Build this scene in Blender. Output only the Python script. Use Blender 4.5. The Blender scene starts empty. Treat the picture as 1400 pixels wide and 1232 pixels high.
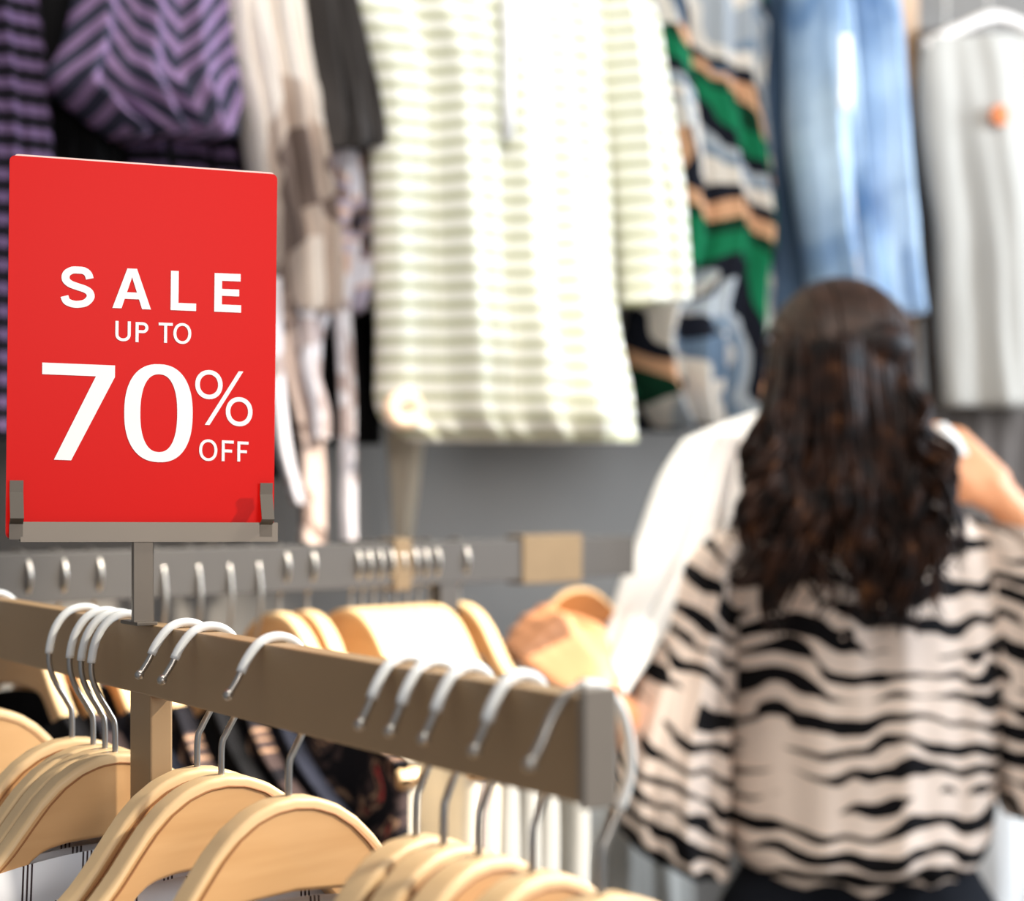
import bpy, bmesh, math, random
from mathutils import Vector, Matrix, noise
C = bpy.context.scene.collection
PI = math.pi
random.seed(7)
# ------------------------------------------------------------------ camera frame
TH = math.radians(34.0); ST, CT = math.sin(TH), math.cos(TH)
FWD = Vector((ST, CT, 0)); RGT = Vector((CT, -ST, 0)); UP = Vector((0, 0, 1))
FPX = 2450.0; HOR = 661.0; HC = 1.41
cam = bpy.data.cameras.new('camera'); co = bpy.data.objects.new('camera', cam); C.objects.link(co)
co.location = (0, 0, HC); co.rotation_euler = (PI/2, 0, -TH)
cam.sensor_width = 36; cam.lens = FPX/1400*36
cam.shift_x = 0; cam.shift_y = (HOR-616)/1400.0
cam.clip_start = 0.05
cam.dof.use_dof = True; cam.dof.focus_distance = 0.99; cam.dof.aperture_fstop = 4.7
bpy.context.scene.camera = co
sc = bpy.context.scene
sc.view_settings.view_transform = 'Standard'; sc.view_settings.look = 'None'
sc.view_settings.gamma = 1; sc.view_settings.exposure = 0.22; sc.view_settings.use_curve_mapping = False
# ------------------------------------------------------------------ light
wd = bpy.data.worlds.new('world'); sc.world = wd; wd.use_nodes = True
wd.node_tree.nodes['Background'].inputs[0].default_value = (0.80, 0.87, 1.0, 1)
wd.node_tree.nodes['Background'].inputs[1].default_value = 0.34
def light(name, kind, loc, target, energy, color, **kw):
    l = bpy.data.lights.new(name, kind); o = bpy.data.objects.new(name, l); C.objects.link(o)
    o.location = loc
    o.rotation_euler = (Vector(target)-Vector(loc)).to_track_quat('-Z', 'Y').to_euler()
    l.energy = energy; l.color = color
    for k, v in kw.items(): setattr(l, k, v)
    return o
light('wall_wash_lamp', 'AREA', (0.9, 0.5, 3.1), (1.3, 2.0, 1.7), 34, (1.0, 0.97, 0.90), shape='RECTANGLE', size=1.6, size_y=0.5)
light('track_spot_lamp', 'SPOT', (2.1, -0.1, 2.9), (0.45, 0.75, 1.3), 300, (1.0, 0.93, 0.82), spot_size=0.7, spot_blend=0.6, shadow_soft_size=0.05)
light('rear_rack_spot_lamp', 'SPOT', (1.75, -0.3, 2.9), (0.86, 1.55, 1.27), 720, (1.0, 0.92, 0.80), spot_size=0.34, spot_blend=0.5, shadow_soft_size=0.05)
light('window_daylight', 'AREA', (3.6, 0.2, 2.2), (1.5, 1.5, 1.3), 135, (0.78, 0.88, 1.0), shape='RECTANGLE', size=1.4, size_y=1.6)
light('sleeve_fill_spot', 'SPOT', (1.08, 1.0, 3.2), (1.38, 1.78, 1.40), 150, (1.0, 0.95, 0.88), spot_size=0.22, spot_blend=0.6, shadow_soft_size=0.05)  # extra unseen spot added to brighten the held shirt's white sleeve
light('sign_sheen_fill', 'AREA', tuple(RGT*1.9-FWD*2.8+Vector((0, 0, 2.15))), (0.3, 0.9, 1.4), 40, (1.0, 0.94, 0.90), shape='RECTANGLE', size=1.3, size_y=0.9)  # unseen soft light added behind the camera to put a sheen on the sign

def P(px, py, d):
    k = (px-700)/FPX
    return FWD*d + RGT*(k*d) + Vector((0, 0, HC-(py-HOR)/FPX*d))
def PY(px, py, Y):
    k = (px-700)/FPX
    return P(px, py, Y/(CT-ST*k))
def YatX(px, X):
    k = (px-700)/FPX
    return X/(ST+CT*k)*(CT-ST*k)
# ------------------------------------------------------------------ node helpers
class NB:
    def __init__(s, name):
        s.m = bpy.data.materials.new(name); s.m.use_nodes = True
        s.t = s.m.node_tree; s.b = s.t.nodes['Principled BSDF']
    def n(s, typ, **kw):
        x = s.t.nodes.new(typ)
        for k, v in kw.items(): setattr(x, k, v)
        return x
    def put(s, v, sock):
        if isinstance(v, (int, float)): sock.default_value = v
        elif isinstance(v, tuple): sock.default_value = v if len(v) != 3 or sock.type == 'VECTOR' else (*v, 1)
        else: s.t.links.new(v, sock)
    def math(s, op, a, b=0.0, c=None):
        x = s.n('ShaderNodeMath', operation=op); s.put(a, x.inputs[0]); s.put(b, x.inputs[1])
        if c is not None: s.put(c, x.inputs[2])
        return x.outputs[0]
    def uv(s):
        u = s.n('ShaderNodeUVMap'); x = s.n('ShaderNodeSeparateXYZ'); s.t.links.new(u.outputs[0], x.inputs[0])
        return u.outputs[0], x.outputs[0], x.outputs[1]
    def obj(s):
        return s.n('ShaderNodeTexCoord').outputs['Object']
    def scale(s, vec, sx, sy, sz=1, rot=0):
        m = s.n('ShaderNodeMapping'); s.put(vec, m.inputs[0]); m.inputs['Scale'].default_value = (sx, sy, sz); m.inputs['Rotation'].default_value = (0, 0, rot)
        return m.outputs[0]
    def noise(s, vec, sc_, det=2, dist=0.0, rough=.5):
        x = s.n('ShaderNodeTexNoise'); s.put(vec, x.inputs['Vector']); x.inputs['Scale'].default_value = sc_
        x.inputs['Detail'].default_value = det; x.inputs['Distortion'].default_value = dist; x.inputs['Roughness'].default_value = rough
        return x.outputs['Fac']
    def ramp(s, fac, stops, const=False):
        x = s.n('ShaderNodeValToRGB'); s.put(fac, x.inputs[0]); r = x.color_ramp
        if const: r.interpolation = 'CONSTANT'
        while len(r.elements) < len(stops): r.elements.new(0.5)
        for e, (p, c) in zip(r.elements, stops): e.position = p; e.color = (*c, 1)
        return x.outputs[0]
    def mix(s, f, a, b):
        x = s.n('ShaderNodeMix', data_type='RGBA'); s.put(f, x.inputs[0]); s.put(a, x.inputs[6]); s.put(b, x.inputs[7])
        return x.outputs[2]
    def bump(s, h, strength=.3, dist=.002):
        x = s.n('ShaderNodeBump'); x.inputs['Strength'].default_value = strength; x.inputs['Distance'].default_value = dist
        s.put(h, x.inputs['Height']); s.t.links.new(x.outputs[0], s.b.inputs['Normal'])
    def fin(s, col, rough=.8, metal=0.0, **kw):
        s.put(col, s.b.inputs['Base Color']); s.b.inputs['Roughness'].default_value = rough; s.b.inputs['Metallic'].default_value = metal
        if rough >= .8: s.b.inputs['Specular IOR Level'].default_value = .15
        for k, v in kw.items(): s.b.inputs[k.replace('_', ' ')].default_value = v
        return s.m
def lin(r, g, b):
    f = lambda c: ((c/255+.055)/1.055)**2.4 if c > 10 else c/255/12.92
    return (f(r), f(g), f(b))
def plain(name, rgb, rough=.7, metal=0.0, var=.06, sc_=30, **kw):
    n = NB(name); c = lin(*rgb)
    nz = n.noise(n.obj(), sc_, 3)
    col = n.ramp(nz, [(0.3, tuple(x*(1-var) for x in c)), (0.7, tuple(min(1, x*(1+var)) for x in c))])
    return n.fin(col, rough, metal, **kw)
def fabric(name, rgb, var=.18, rgb2=None):
    n = NB(name); c = lin(*rgb); uv, u, v = n.uv()
    nz = n.noise(n.scale(uv, 30, 5), 1.0, 3)
    c2 = lin(*rgb2) if rgb2 else tuple(min(1, x*(1+var)) for x in c)
    col = n.ramp(nz, [(0.35, tuple(x*(1-var) for x in c) if not rgb2 else c), (0.65, c2)])
    n.bump(n.noise(n.scale(uv, 900, 900), 1.0, 1), .15, .001)
    return n.fin(col, .92)
def hstripe(name, a, b, period, duty=.5, wob=.15, vert=False):
    n = NB(name); uv, u, v = n.uv()
    w = n.math('ADD', n.math('DIVIDE', u if vert else v, period), n.math('MULTIPLY', n.noise(n.scale(uv, 6, 6), 1.0, 1), wob))
    f = n.math('FRACT', w)
    t = n.math('LESS_THAN', f, duty)
    return n.fin(n.mix(t, lin(*a), lin(*b)), .9)
def wood(name, a, b, axis=(60, 4)):
    n = NB(name); o = n.obj(); m = n.n('ShaderNodeMapping'); n.put(o, m.inputs[0]); m.inputs['Scale'].default_value = (6, 60, 45)
    nz = n.noise(m.outputs[0], 1.0, 4, .6)
    col = n.ramp(nz, [(0.3, lin(*a)), (0.7, lin(*b))])
    return n.fin(col, .38, Coat_Weight=.25)
M = {}
M['rack'] = plain('rack_paint', (162, 131, 94), .45, .1, .04, 12)
M['rack_cap'] = plain('rack_cap_paint', (128, 118, 106), .5, .1, .04)
M['steel'] = plain('satin_steel', (165, 160, 152), .3, .9, .05)
M['holder'] = plain('holder_metal', (112, 104, 94), .38, .75, .04, 20)
M['sleeve'] = NB('clear_plastic_tube').fin(lin(238, 238, 234), .25, 0, Transmission_Weight=.25, IOR=1.35)
M['wood'] = wood('birch_wood', (202, 152, 98), (218, 170, 116))
M['wood_edge'] = plain('birch_edge', (228, 192, 142), .4, 0, .06, 40)
M['groove'] = plain('routed_groove', (150, 96, 48), .6)
M['red'] = NB('red_card').fin(lin(212, 14, 7), .36, 0, Specular_IOR_Level=.13)
M['white_ink'] = NB('white_ink').fin(lin(250, 248, 244), .6)
M['card_white'] = plain('white_card', (225, 215, 205), .6)
M['skin'] = plain('skin', (226, 158, 112), .5, 0, .05, 25)
M['gold'] = plain('gold', (225, 150, 50), .3, .9)
M['trouser'] = fabric('black_trouser_cloth', (16, 18, 24))
M['shoe'] = plain('black_leather', (20, 18, 18), .4)
M['wall'] = plain('grey_wall_paint', (126, 121, 115), .85, 0, .05, 3)
M['floor'] = plain('floor_tiles', (150, 142, 132), .4, 0, .08, 2)
M['post_wood'] = plain('tan_upright', (176, 142, 108), .6, 0, .1, 12)
M['rail2'] = plain('bronze_rail_paint', (50, 45, 40), .6, .0)
M['divider'] = plain('beige_divider', (104, 88, 68), .8)
M['white_shirt'] = fabric('white_shirt_cotton', (236, 232, 226), .03)
M['button'] = plain('peach_knot', (240, 205, 175), .6)

def m_shirt():
    n = NB('cream_striped_cotton'); uv, u, v = n.uv()
    w = n.math('ADD', n.math('DIVIDE', v, 0.0215), n.math('MULTIPLY', n.noise(n.scale(uv, 5, 5), 1.0, 1), .5))
    f = n.math('FRACT', w); t = n.math('LESS_THAN', f, .42)
    col = n.mix(t, lin(238, 236, 224), lin(186, 186, 154))
    return n.fin(col, .9)
M['cream_stripe'] = m_shirt()
def m_chev():
    n = NB('purple_chevron_cloth'); uv, u, v = n.uv()
    tri = n.math('ABSOLUTE', n.math('SUBTRACT', n.math('FRACT', n.math('DIVIDE', n.math('ADD', u, .03), .165)), .5))
    w = n.math('ADD', n.math('DIVIDE', v, .0285), n.math('MULTIPLY', tri, 6.0))
    w = n.math('ADD', w, n.math('MULTIPLY', n.noise(n.scale(uv, 5, 5), 1.0, 1), .8))
    t = n.math('LESS_THAN', n.math('FRACT', w), .45)
    return n.fin(n.mix(t, lin(52, 52, 66), lin(134, 108, 142)), .85)
M['chevron'] = m_chev()
M['purple_stripe'] = hstripe('purple_stripe_knit', (18, 15, 22), (96, 76, 106), .024, .42)
M['black'] = fabric('black_cloth', (13, 12, 13), .5)
M['charcoal'] = fabric('charcoal_cloth', (66, 62, 60), .2)
def m_blot(name, stops, sx, sy, dist, rot=0, det=2, sc_=1.0, warp=0):
    n = NB(name); uv, u, v = n.uv()
    nz = n.noise(n.scale(uv, sx, sy, 1, rot), sc_, det, dist, .45)
    return n.fin(n.ramp(nz, stops, True), .9)
M['beige_drape'] = m_blot('beige_print_cloth', [(0, lin(120, 104, 96)), (.40, lin(196, 178, 164)), (.5, lin(232, 222, 212))], 16, 3, .6, .05)
M['lilac'] = m_blot('lilac_floral_cloth', [(0, lin(44, 38, 44)), (.38, lin(130, 112, 108)), (.47, lin(168, 160, 176)), (.54, lin(206, 178, 164)), (.6, lin(222, 220, 226))], 24, 13, 1.2, .4)
M['pale_tie'] = m_blot('pale_tie_cloth', [(0, lin(176, 160, 156)), (.45, lin(216, 212, 216))], 20, 14, 1)
M['beige_tie'] = m_blot('beige_tie_cloth', [(0, lin(136, 116, 106)), (.45, lin(206, 184, 172))], 20, 14, 1)
def m_green():
    n = NB('abstract_green_print'); uv, u, v = n.uv()
    warp = n.noise(n.scale(uv, 5, 5), 1.0, 1)
    w = n.math('ADD', n.math('ADD', n.math('MULTIPLY', u, 5.2), n.math('MULTIPLY', v, 3.4)), n.math('MULTIPLY', warp, 1.8))
    f = n.math('FRACT', w)
    a = n.ramp(f, [(0, lin(16, 18, 28)), (.16, lin(14, 104, 68)), (.38, lin(6, 48, 30)), (.48, lin(196, 150, 116)), (.60, lin(20, 22, 32)), (.70, lin(206, 198, 188)), (.84, lin(112, 128, 144)), (.92, lin(160, 166, 172))], True)
    w2 = n.math('FRACT', n.math('ADD', n.math('MULTIPLY', w, 1.7), .3))
    b = n.ramp(w2, [(0, lin(150, 156, 162)), (.25, lin(206, 200, 190)), (.5, lin(94, 112, 132)), (.62, lin(22, 24, 34)), (.8, lin(196, 190, 182))], True)
    z = n.math('GREATER_THAN', n.noise(n.scale(uv, 5, 7), 1.0, 1), .52)
    return n.fin(n.mix(z, a, b), .85)
M['green'] = m_green()
def m_denim(name, a, b):
    n = NB(name); uv, u, v = n.uv()
    nz = n.noise(n.scale(uv, 14, 6), 1.0, 3, .4)
    col = n.ramp(nz, [(.3, lin(*a)), (.62, lin(*b))])
    n.bump(n.noise(n.scale(uv, 500, 900), 1.0, 1), .2, .001)
    return n.fin(col, .85)
M['denim_light'] = m_denim('light_denim', (88, 122, 164), (190, 212, 232))
M['denim_dark'] = m_denim('mid_denim', (50, 66, 86), (80, 100, 124))
M['grey_top'] = fabric('pale_grey_jersey', (170, 165, 156), .04)
M['brown_dark'] = fabric('dark_taupe_cloth', (92, 84, 78), .25)
def m_zebra(slope):
    n = NB('zebra_print_blouse'); uv, u, v = n.uv()
    n1 = n.noise(n.scale(uv, 9, 7), 1.0, 2, .2)
    n2 = n.noise(n.scale(uv, 7, 26), 1.0, 1, .3)
    n3 = n.noise(n.scale(uv, 5, 20), 1.3, 1)
    w = n.math('ADD', n.math('DIVIDE', v, .031), n.math('MULTIPLY', n1, 3.4))
    w = n.math('ADD', w, n.math('MULTIPLY', u, slope))
    s = n.math('MULTIPLY', n.math('ABSOLUTE', n.math('SUBTRACT', n.math('FRACT', w), .5)), 2.0)
    thr = n.math('ADD', n.math('MULTIPLY', n2, 2.4), -.80)
    t = n.math('LESS_THAN', s, thr)
    faint = n.math('MULTIPLY', n.math('LESS_THAN', s, n.math('ADD', thr, .06)), .35)
    base = n.mix(faint, lin(226, 206, 190), lin(150, 128, 112))
    return n.fin(n.mix(t, base, lin(10, 8, 10)), .85)
M['zebra'] = m_zebra(0.0)
M['zebra_sleeve'] = m_zebra(17.0)
def m_hair():
    n = NB('dark_brown_hair'); uv, u, v = n.uv()
    nz = n.noise(n.scale(n.obj(), 40, 40, 40), 1.0, 3)
    col = n.ramp(nz, [(.38, lin(16, 9, 7)), (.62, lin(48, 27, 16)), (.78, lin(104, 66, 38))])
    return n.fin(col, .5, Specular_IOR_Level=.15)
M['hair'] = m_hair()
M['crown'] = plain('brown_crown_hair', (52, 33, 22), .5, 0, .5, 60, Specular_IOR_Level=.25)
def m_pin():
    n = NB('white_pinstripe_cotton'); uv, u, v = n.uv()
    f = n.math('FRACT', n.math('ADD', n.math('DIVIDE', u, .034), n.math('MULTIPLY', v, 2.0)))
    t = 0
    for a in (.40, .47, .54):
        l = n.math('LESS_THAN', n.math('ABSOLUTE', n.math('SUBTRACT', f, a)), .016)
        t = l if isinstance(t, int) else n.math('MAXIMUM', t, l)
    return n.fin(n.mix(t, lin(222, 220, 220), lin(60, 44, 44)), .9)
M['pin'] = m_pin()
M['cream'] = fabric('cream_knit', (204, 192, 172), .08)
M['taupe'] = fabric('taupe_jersey', (150, 138, 130), .12)
M['white'] = fabric('white_jersey', (232, 230, 226), .04)
M['pale'] = fabric('pale_grey_cotton', (158, 155, 148), .10)
M['dark_floral'] = m_blot('dark_floral_cloth', [(0, lin(22, 20, 24)), (.52, lin(64, 52, 50)), (.60, lin(150, 118, 94)), (.65, lin(60, 30, 34)), (.70, lin(170, 60, 58))], 26, 26, 1.6)
M['navy'] = fabric('navy_cloth', (32, 34, 44), .3)

# ------------------------------------------------------------------ mesh helpers
def mesh_obj(name, verts, faces, mat, parent=None, uvs=None, smooth=True):
    me = bpy.data.meshes.new(name); me.from_pydata([tuple(v) for v in verts], [], faces)
    if mat: me.materials.append(mat)
    if uvs is not None:
        l = me.uv_layers.new(name='UVMap')
        for lp in me.loops: l.data[lp.index].uv = uvs[lp.vertex_index]
    for p in me.polygons: p.use_smooth = smooth
    me.update()
    o = bpy.data.objects.new(name, me); C.objects.link(o)
    if parent:
        o.parent = parent
        o.matrix_parent_inverse = Matrix.Identity(4)
    return o
def empty(name, loc=(0, 0, 0), rz=0):
    o = bpy.data.objects.new(name, None); C.objects.link(o); o.location = loc; o.rotation_euler = (0, 0, rz); o.empty_display_size = .05
    return o
def tag(o, label, cat, group=None, kind=None):
    if label: o['label'] = label
    if cat: o['category'] = cat
    if group: o['group'] = group
    if kind: o['kind'] = kind
    return o
def box(name, lo, hi, mat, parent=None, bev=0.0, seg=2):
    bm = bmesh.new(); bmesh.ops.create_cube(bm, size=1)
    for v in bm.verts:
        v.co = Vector([lo[i]+(v.co[i]+.5)*(hi[i]-lo[i]) for i in range(3)])
    if bev: bmesh.ops.bevel(bm, geom=bm.edges[:], offset=bev, segments=seg, affect='EDGES', profile=.6)
    me = bpy.data.meshes.new(name); bm.to_mesh(me); bm.free(); me.materials.append(mat)
    for p in me.polygons: p.use_smooth = False
    o = bpy.data.objects.new(name, me); C.objects.link(o)
    if parent: o.parent = parent
    return o
def catmull(pts, n=6):
    pts = [Vector(p) for p in pts]; out = []
    for i in range(len(pts)-1):
        p0 = pts[max(i-1, 0)]; p1 = pts[i]; p2 = pts[i+1]; p3 = pts[min(i+2, len(pts)-1)]
        for k in range(n):
            t = k/n
            out.append(.5*((2*p1)+(p2-p0)*t+(2*p0-5*p1+4*p2-p3)*t*t+(3*p1-p0-3*p2+p3)*t**3))
    out.append(pts[-1]); return out
def tube_data(pts, rad, seg=8, V=None, F=None, UVs=None):
    V = [] if V is None else V; F = [] if F is None else F
    n = len(pts); base = len(V); prev = None
    for i, p in enumerate(pts):
        t = (pts[min(i+1, n-1)]-pts[max(i-1, 0)]).normalized()
        if prev is None:
            a = t.orthogonal().normalized()
        else:
            a = (prev-t*prev.dot(t)).normalized()
        prev = a; b = t.cross(a)
        r = rad(i/(n-1)) if callable(rad) else rad
        for k in range(seg):
            an = 2*PI*k/seg
            V.append(p+(a*math.cos(an)+b*math.sin(an))*r)
    for i in range(n-1):
        for k in range(seg):
            a0 = base+i*seg+k; a1 = base+i*seg+(k+1) % seg
            F.append((a0, a1, a1+seg, a0+seg))
    F.append(tuple(base+k for k in reversed(range(seg)))); F.append(tuple(base+(n-1)*seg+k for k in range(seg)))
    return V, F
def interp(tab, x):
    if x <= tab[0][0]: return tab[0][1]
    for i in range(len(tab)-1):
        a, b = tab[i], tab[i+1]
        if x <= b[0]:
            t = (x-a[0])/(b[0]-a[0]); return a[1]+(b[1]-a[1])*t
    return tab[-1][1]
def rows_interp(rows, n):
    """Catmull rows of tuples to n rows."""
    out = []; m = len(rows)-1
    for i in range(n):
        x = i/(n-1)*m; k = min(int(x), m-1); t = x-k
        p0 = rows[max(k-1, 0)]; p1 = rows[k]; p2 = rows[k+1]; p3 = rows[min(k+2, m)]
        out.append(tuple(.5*((2*b)+(c-a)*t+(2*a-5*b+4*c-d)*t*t+(3*b-a-3*c+d)*t**3) for a, b, c, d in zip(p0, p1, p2, p3)))
    return out
def drape(name, rows, mapf, depth_dir, mat, parent=None, folds=5, amp=.010, na=36, nr=40, seed=0, power=.5, top_amp=.4, hem=0.0):
    """Cloth volume. rows: (xl, yl, xr, yr, halfdepth) in outline coordinates, mapped to the world by mapf(x, y)."""
    rnd = random.Random(seed+11)
    ph = [rnd.uniform(0, 6.28) for _ in range(4)]; fr = [folds*rnd.uniform(.8, 1.2), folds*2.1*rnd.uniform(.8, 1.2), folds*.45]
    R = rows_interp(rows, nr); V = []; UV = []; F = []
    for j, (xl, yl, xr, yr, hd) in enumerate(R):
        tv = j/(nr-1); A = mapf(xl, yl); B = mapf(xr, yr); w = (B-A).length
        ka = amp*(top_amp+(1-top_amp)*tv)
        for side in (0, 1):
            for i in range(na):
                a = i/na if side == 0 else 1-i/na
                p = A.lerp(B, a)
                prof = max(0.0, math.sin(PI*a))**power*hd
                rip = ka*(math.sin(2*PI*fr[0]*a+ph[0]+tv*1.3)+.5*math.sin(2*PI*fr[1]*a+ph[1]-tv*2)+.6*math.sin(2*PI*fr[2]*a+ph[2]))
                rip *= min(1, 5*a, 5*(1-a))
                rip += ka*.5*noise.noise(Vector((a*6, tv*7, seed*3.1)))
                s = -1 if side == 0 else 1
                q = p+depth_dir*(s*prof+rip*(1 if side == 0 else .8))
                if hem: q = q+UP*(hem*math.sin(2*PI*fr[0]*a+ph[3])*tv**6)
                V.append(q); UV.append(((a-.5)*w + seed*.37, q.z))
    N = 2*na
    for j in range(nr-1):
        for i in range(N):
            k = (i+1) % N
            F.append((j*N+i, (j+1)*N+i, (j+1)*N+k, j*N+k))
    F.append(tuple(range(N))); F.append(tuple((nr-1)*N+i for i in reversed(range(N))))
    return mesh_obj(name, V, F, mat, parent, UV)
def wallmap(Y): return lambda x, y: PY(x, y, Y)
def dmap(d): return lambda x, y: P(x, y, d)
WD = Vector((0, 1, 0))
def simple(rows): return [(l, y, r, y, h) for (y, l, r, h) in rows]

# ------------------------------------------------------------------ setting
YW = 2.10
def panel(name, lo, hi, mat): return tag(box(name, lo, hi, mat), None, None, kind='structure')
panel('floor', (-2.5, -2.0, -.05), (5.5, YW+.1, 0), M['floor'])
panel('wall_back', (-2.5, YW, 0), (5.5, YW+.1, 3.4), M['wall'])
px_ = PY(1228, 200, 2.02)
panel('trim_1', (px_.x-.025, 2.0, 0), (px_.x+.025, 2.09, 3.3), M['post_wood'])
px_ = PY(1214, 200, 2.02)
panel('trim_2', (px_.x-.012, 2.03, 0), (px_.x+.008, 2.095, 3.3), plain('dark_channel', (70, 58, 50), .6))

# ------------------------------------------------------------------ wall rail
wr = empty('wall_rail', (1.3, 1.93, 2.26)); tag(wr, 'round steel clothes rail fixed high along the grey back wall', 'rail')
V, F = tube_data([Vector((-1.6, 0, 0)), Vector((2.4, 0, 0))], .0125, 12); mesh_obj('rail', V, F, M['steel'], wr)
for x in (-1.5, -.3, .9, 2.3):
    V, F = tube_data([Vector((x, 0, 0)), Vector((x, .165, 0))], .01, 8); mesh_obj('bracket', V, F, M['steel'], wr)

# ------------------------------------------------------------------ wall garments
GY = 1.93
def garment(name, rows, Y, mat, label, cat, seed, folds=5, amp=.01, group=None, rail_z=2.26, **kw):
    # anchor: local frame at world origin is replaced by the garment's top centre
    r0 = rows[0]; base = PY((r0[1]+r0[2])/2, r0[0], Y)
    e = empty(name, base)
    o = drape('cloth', simple(rows), lambda x, y: PY(x, y, Y)-base, WD, mat, e, folds, amp, seed=seed, **kw)
    loop = base.copy()
    hz = rail_z-base.z
    pts = catmull([(0, 0, -.02), (0, 0, hz*.45), (0, .01, hz-.03), (0, .014, hz), (0, 0, hz+.016), (0, -.014, hz), (0, -.012, hz-.012)], 5)
    V, F = tube_data(pts, .002, 6); mesh_obj('hook', V, F, M['steel'], e)
    tag(e, label, cat, group)
    return e, base
garment('striped_knit', [(-90, -60, 20, .02), (0, -80, 50, .035), (200, -80, 72, .04), (400, -80, 70, .04), (600, -80, 66, .04)], 1.90, M['purple_stripe'],
        'black knit with fine purple horizontal stripes at far left behind sign', 'sweater', 1, 3, .012)
garment('black_dress', [(-90, 60, 130, .02), (40, 40, 130, .03), (200, 30, 150, .035), (400, 20, 160, .04), (610, 15, 150, .04)], 1.94, M['black'],
        'plain black dress hanging behind the left edge of the red sign', 'dress', 2, 4, .012)
e, b = garment('chevron_top', [(-100, 150, 260, .03), (-40, 110, 300, .045), (60, 84, 318, .05), (110, 60, 326, .055), (150, 100, 328, .055), (188, 150, 322, .05)], 1.87, M['chevron'],
        'purple and slate chevron striped blouse just above the red sign', 'blouse', 3, 4, .014)
garment('black_skirt', [(-80, 190, 270, .02), (60, 150, 310, .03), (180, 130, 330, .04), (330, 120, 345, .045), (480, 120, 352, .045), (655, 120, 385, .045)], 1.95, M['black'],
        'long black garment hanging behind the middle of the red sign', 'dress', 4, 6, .014)
garment('striped_cardigan', [(150, 180, 260, .01), (190, 170, 322, .02), (330, 190, 345, .02), (560, 200, 350, .02)], 1.92, M['purple_stripe'],
        'dark purple striped cardigan below the chevron blouse, mostly behind sign', 'cardigan', 21, 3, .008)
e, b = garment('beige_wrap', [(-90, 320, 390, .03), (0, 302, 415, .045), (120, 318, 432, .05), (230, 340, 442, .05), (330, 362, 450, .05), (430, 372, 452, .045)], 1.88, M['beige_drape'],
        'cream and beige draped wrap blouse with long hanging ties beside the sign', 'blouse', 5, 5, .022)
def tie(e, b, name, pts, w, Y, mat, seed, label=None):
    rows = [(x-w(k/(len(pts)-1))/2, y, x+w(k/(len(pts)-1))/2, y, .007) for k, (x, y) in enumerate(pts)]
    o = drape(name, rows, lambda x, y: PY(x, y, Y)-b, WD, mat, e, 1.5, .005, na=8, nr=36, seed=seed)
    if label: o['label'] = label
    return o
tie(e, b, 'tie', [(385, 400), (400, 500), (425, 600), (428, 700), (425, 800)], lambda t: 30+8*t, 1.86, M['beige_tie'], 1, 'beige tie')
tie(e, b, 'tie', [(372, 380), (378, 520), (388, 610), (408, 690)], lambda t: 26-8*t, 1.85, M['pale_tie'], 2, 'pale grey tie')
tie(e, b, 'tie', [(420, 420), (424, 500), (438, 560), (440, 600)], lambda t: 24, 1.84, M['pale_tie'], 3, 'pale grey tie')
e, b = garment('floral_blouse', [(-90, 400, 470, .02), (60, 410, 490, .03), (190, 418, 500, .04), (260, 405, 512, .045), (340, 400, 512, .045), (430, 415, 490, .03)], 1.905, M['lilac'],
        'lilac and taupe floral blouse hanging between beige wrap and cream shirt', 'blouse', 6, 5, .016)
tie(e, b, 'tie', [(468, 420), (474, 520), (476, 620), (476, 700), (478, 765)], lambda t: 24-4*t, 1.86, M['pale_tie'], 4, 'pale hanging strap')
tie(e, b, 'tie', [(445, 420), (430, 470), (428, 560), (440, 600)], lambda t: 22, 1.865, M['pale_tie'], 5)
garment('charcoal_shirt', [(-90, 400, 462, .03), (-20, 408, 476, .04), (80, 420, 495, .045), (150, 428, 512, .045), (205, 430, 522, .04)], 1.86, M['charcoal'],
        'charcoal short sleeve shirt hanging left of the cream striped shirt', 'shirt', 7, 3, .012)
garment('black_tunic', [(-90, 400, 500, .02), (100, 390, 520, .03), (300, 380, 515, .03), (450, 390, 518, .03), (608, 395, 520, .03)], 1.955, M['black'],
        'black tunic hanging behind the floral blouse and its straps', 'tunic', 8, 5, .012)
# cream striped shirt
base = PY(690, -40, 1.86); sh = empty('striped_shirt', base)
tag(sh, 'large cream shirt with pale olive horizontal stripes in centre of wall', 'shirt')
mf = lambda Y: (lambda x, y: PY(x, y, Y)-base)
drape('body', simple([(-40, 470, 830, .02), (20, 485, 832, .045), (110, 505, 830, .055), (250, 508, 832, .06), (400, 512, 838, .062), (500, 514, 852, .062), (570, 520, 864, .058), (604, 560, 868, .045)]), mf(1.84), WD, M['cream_stripe'], sh, 4, .016, na=60, nr=60, seed=0)
drape('sleeve', [(828, -40, 862, -30, .02), (820, 40, 890, 30, .04), (826, 150, 905, 140, .048), (836, 260, 922, 250, .05), (846, 350, 930, 340, .05), (852, 418, 936, 412, .045)], mf(1.83), WD, M['cream_stripe'], sh, 2, .008, seed=2)
drape('sleeve', [(462, -40, 500, -40, .02), (482, 80, 520, 80, .035), (500, 180, 530, 180, .04), (505, 300, 534, 300, .04), (510, 420, 535, 420, .035)], mf(1.88), WD, M['cream_stripe'], sh, 2, .008, seed=5)
V, F = tube_data([PY(694, y, 1.775)-base for y in (-20, 60, 130, 190)], .008, 6); mesh_obj('placket', V, F, M['white'], sh)
V, F = tube_data([PY(552+18*math.cos(a), 560+17*math.sin(a), 1.78)-base for a in [k*PI/8 for k in range(17)]], .009, 8); mesh_obj('knot_loop', V, F, M['button'], sh)
pts = catmull([(0, 0, -.02), (0, 0, .1), (0, .014, 2.24-base.z), (0, .014, 2.26-base.z), (0, 0, 2.276-base.z), (0, -.014, 2.26-base.z)], 5)
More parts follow.
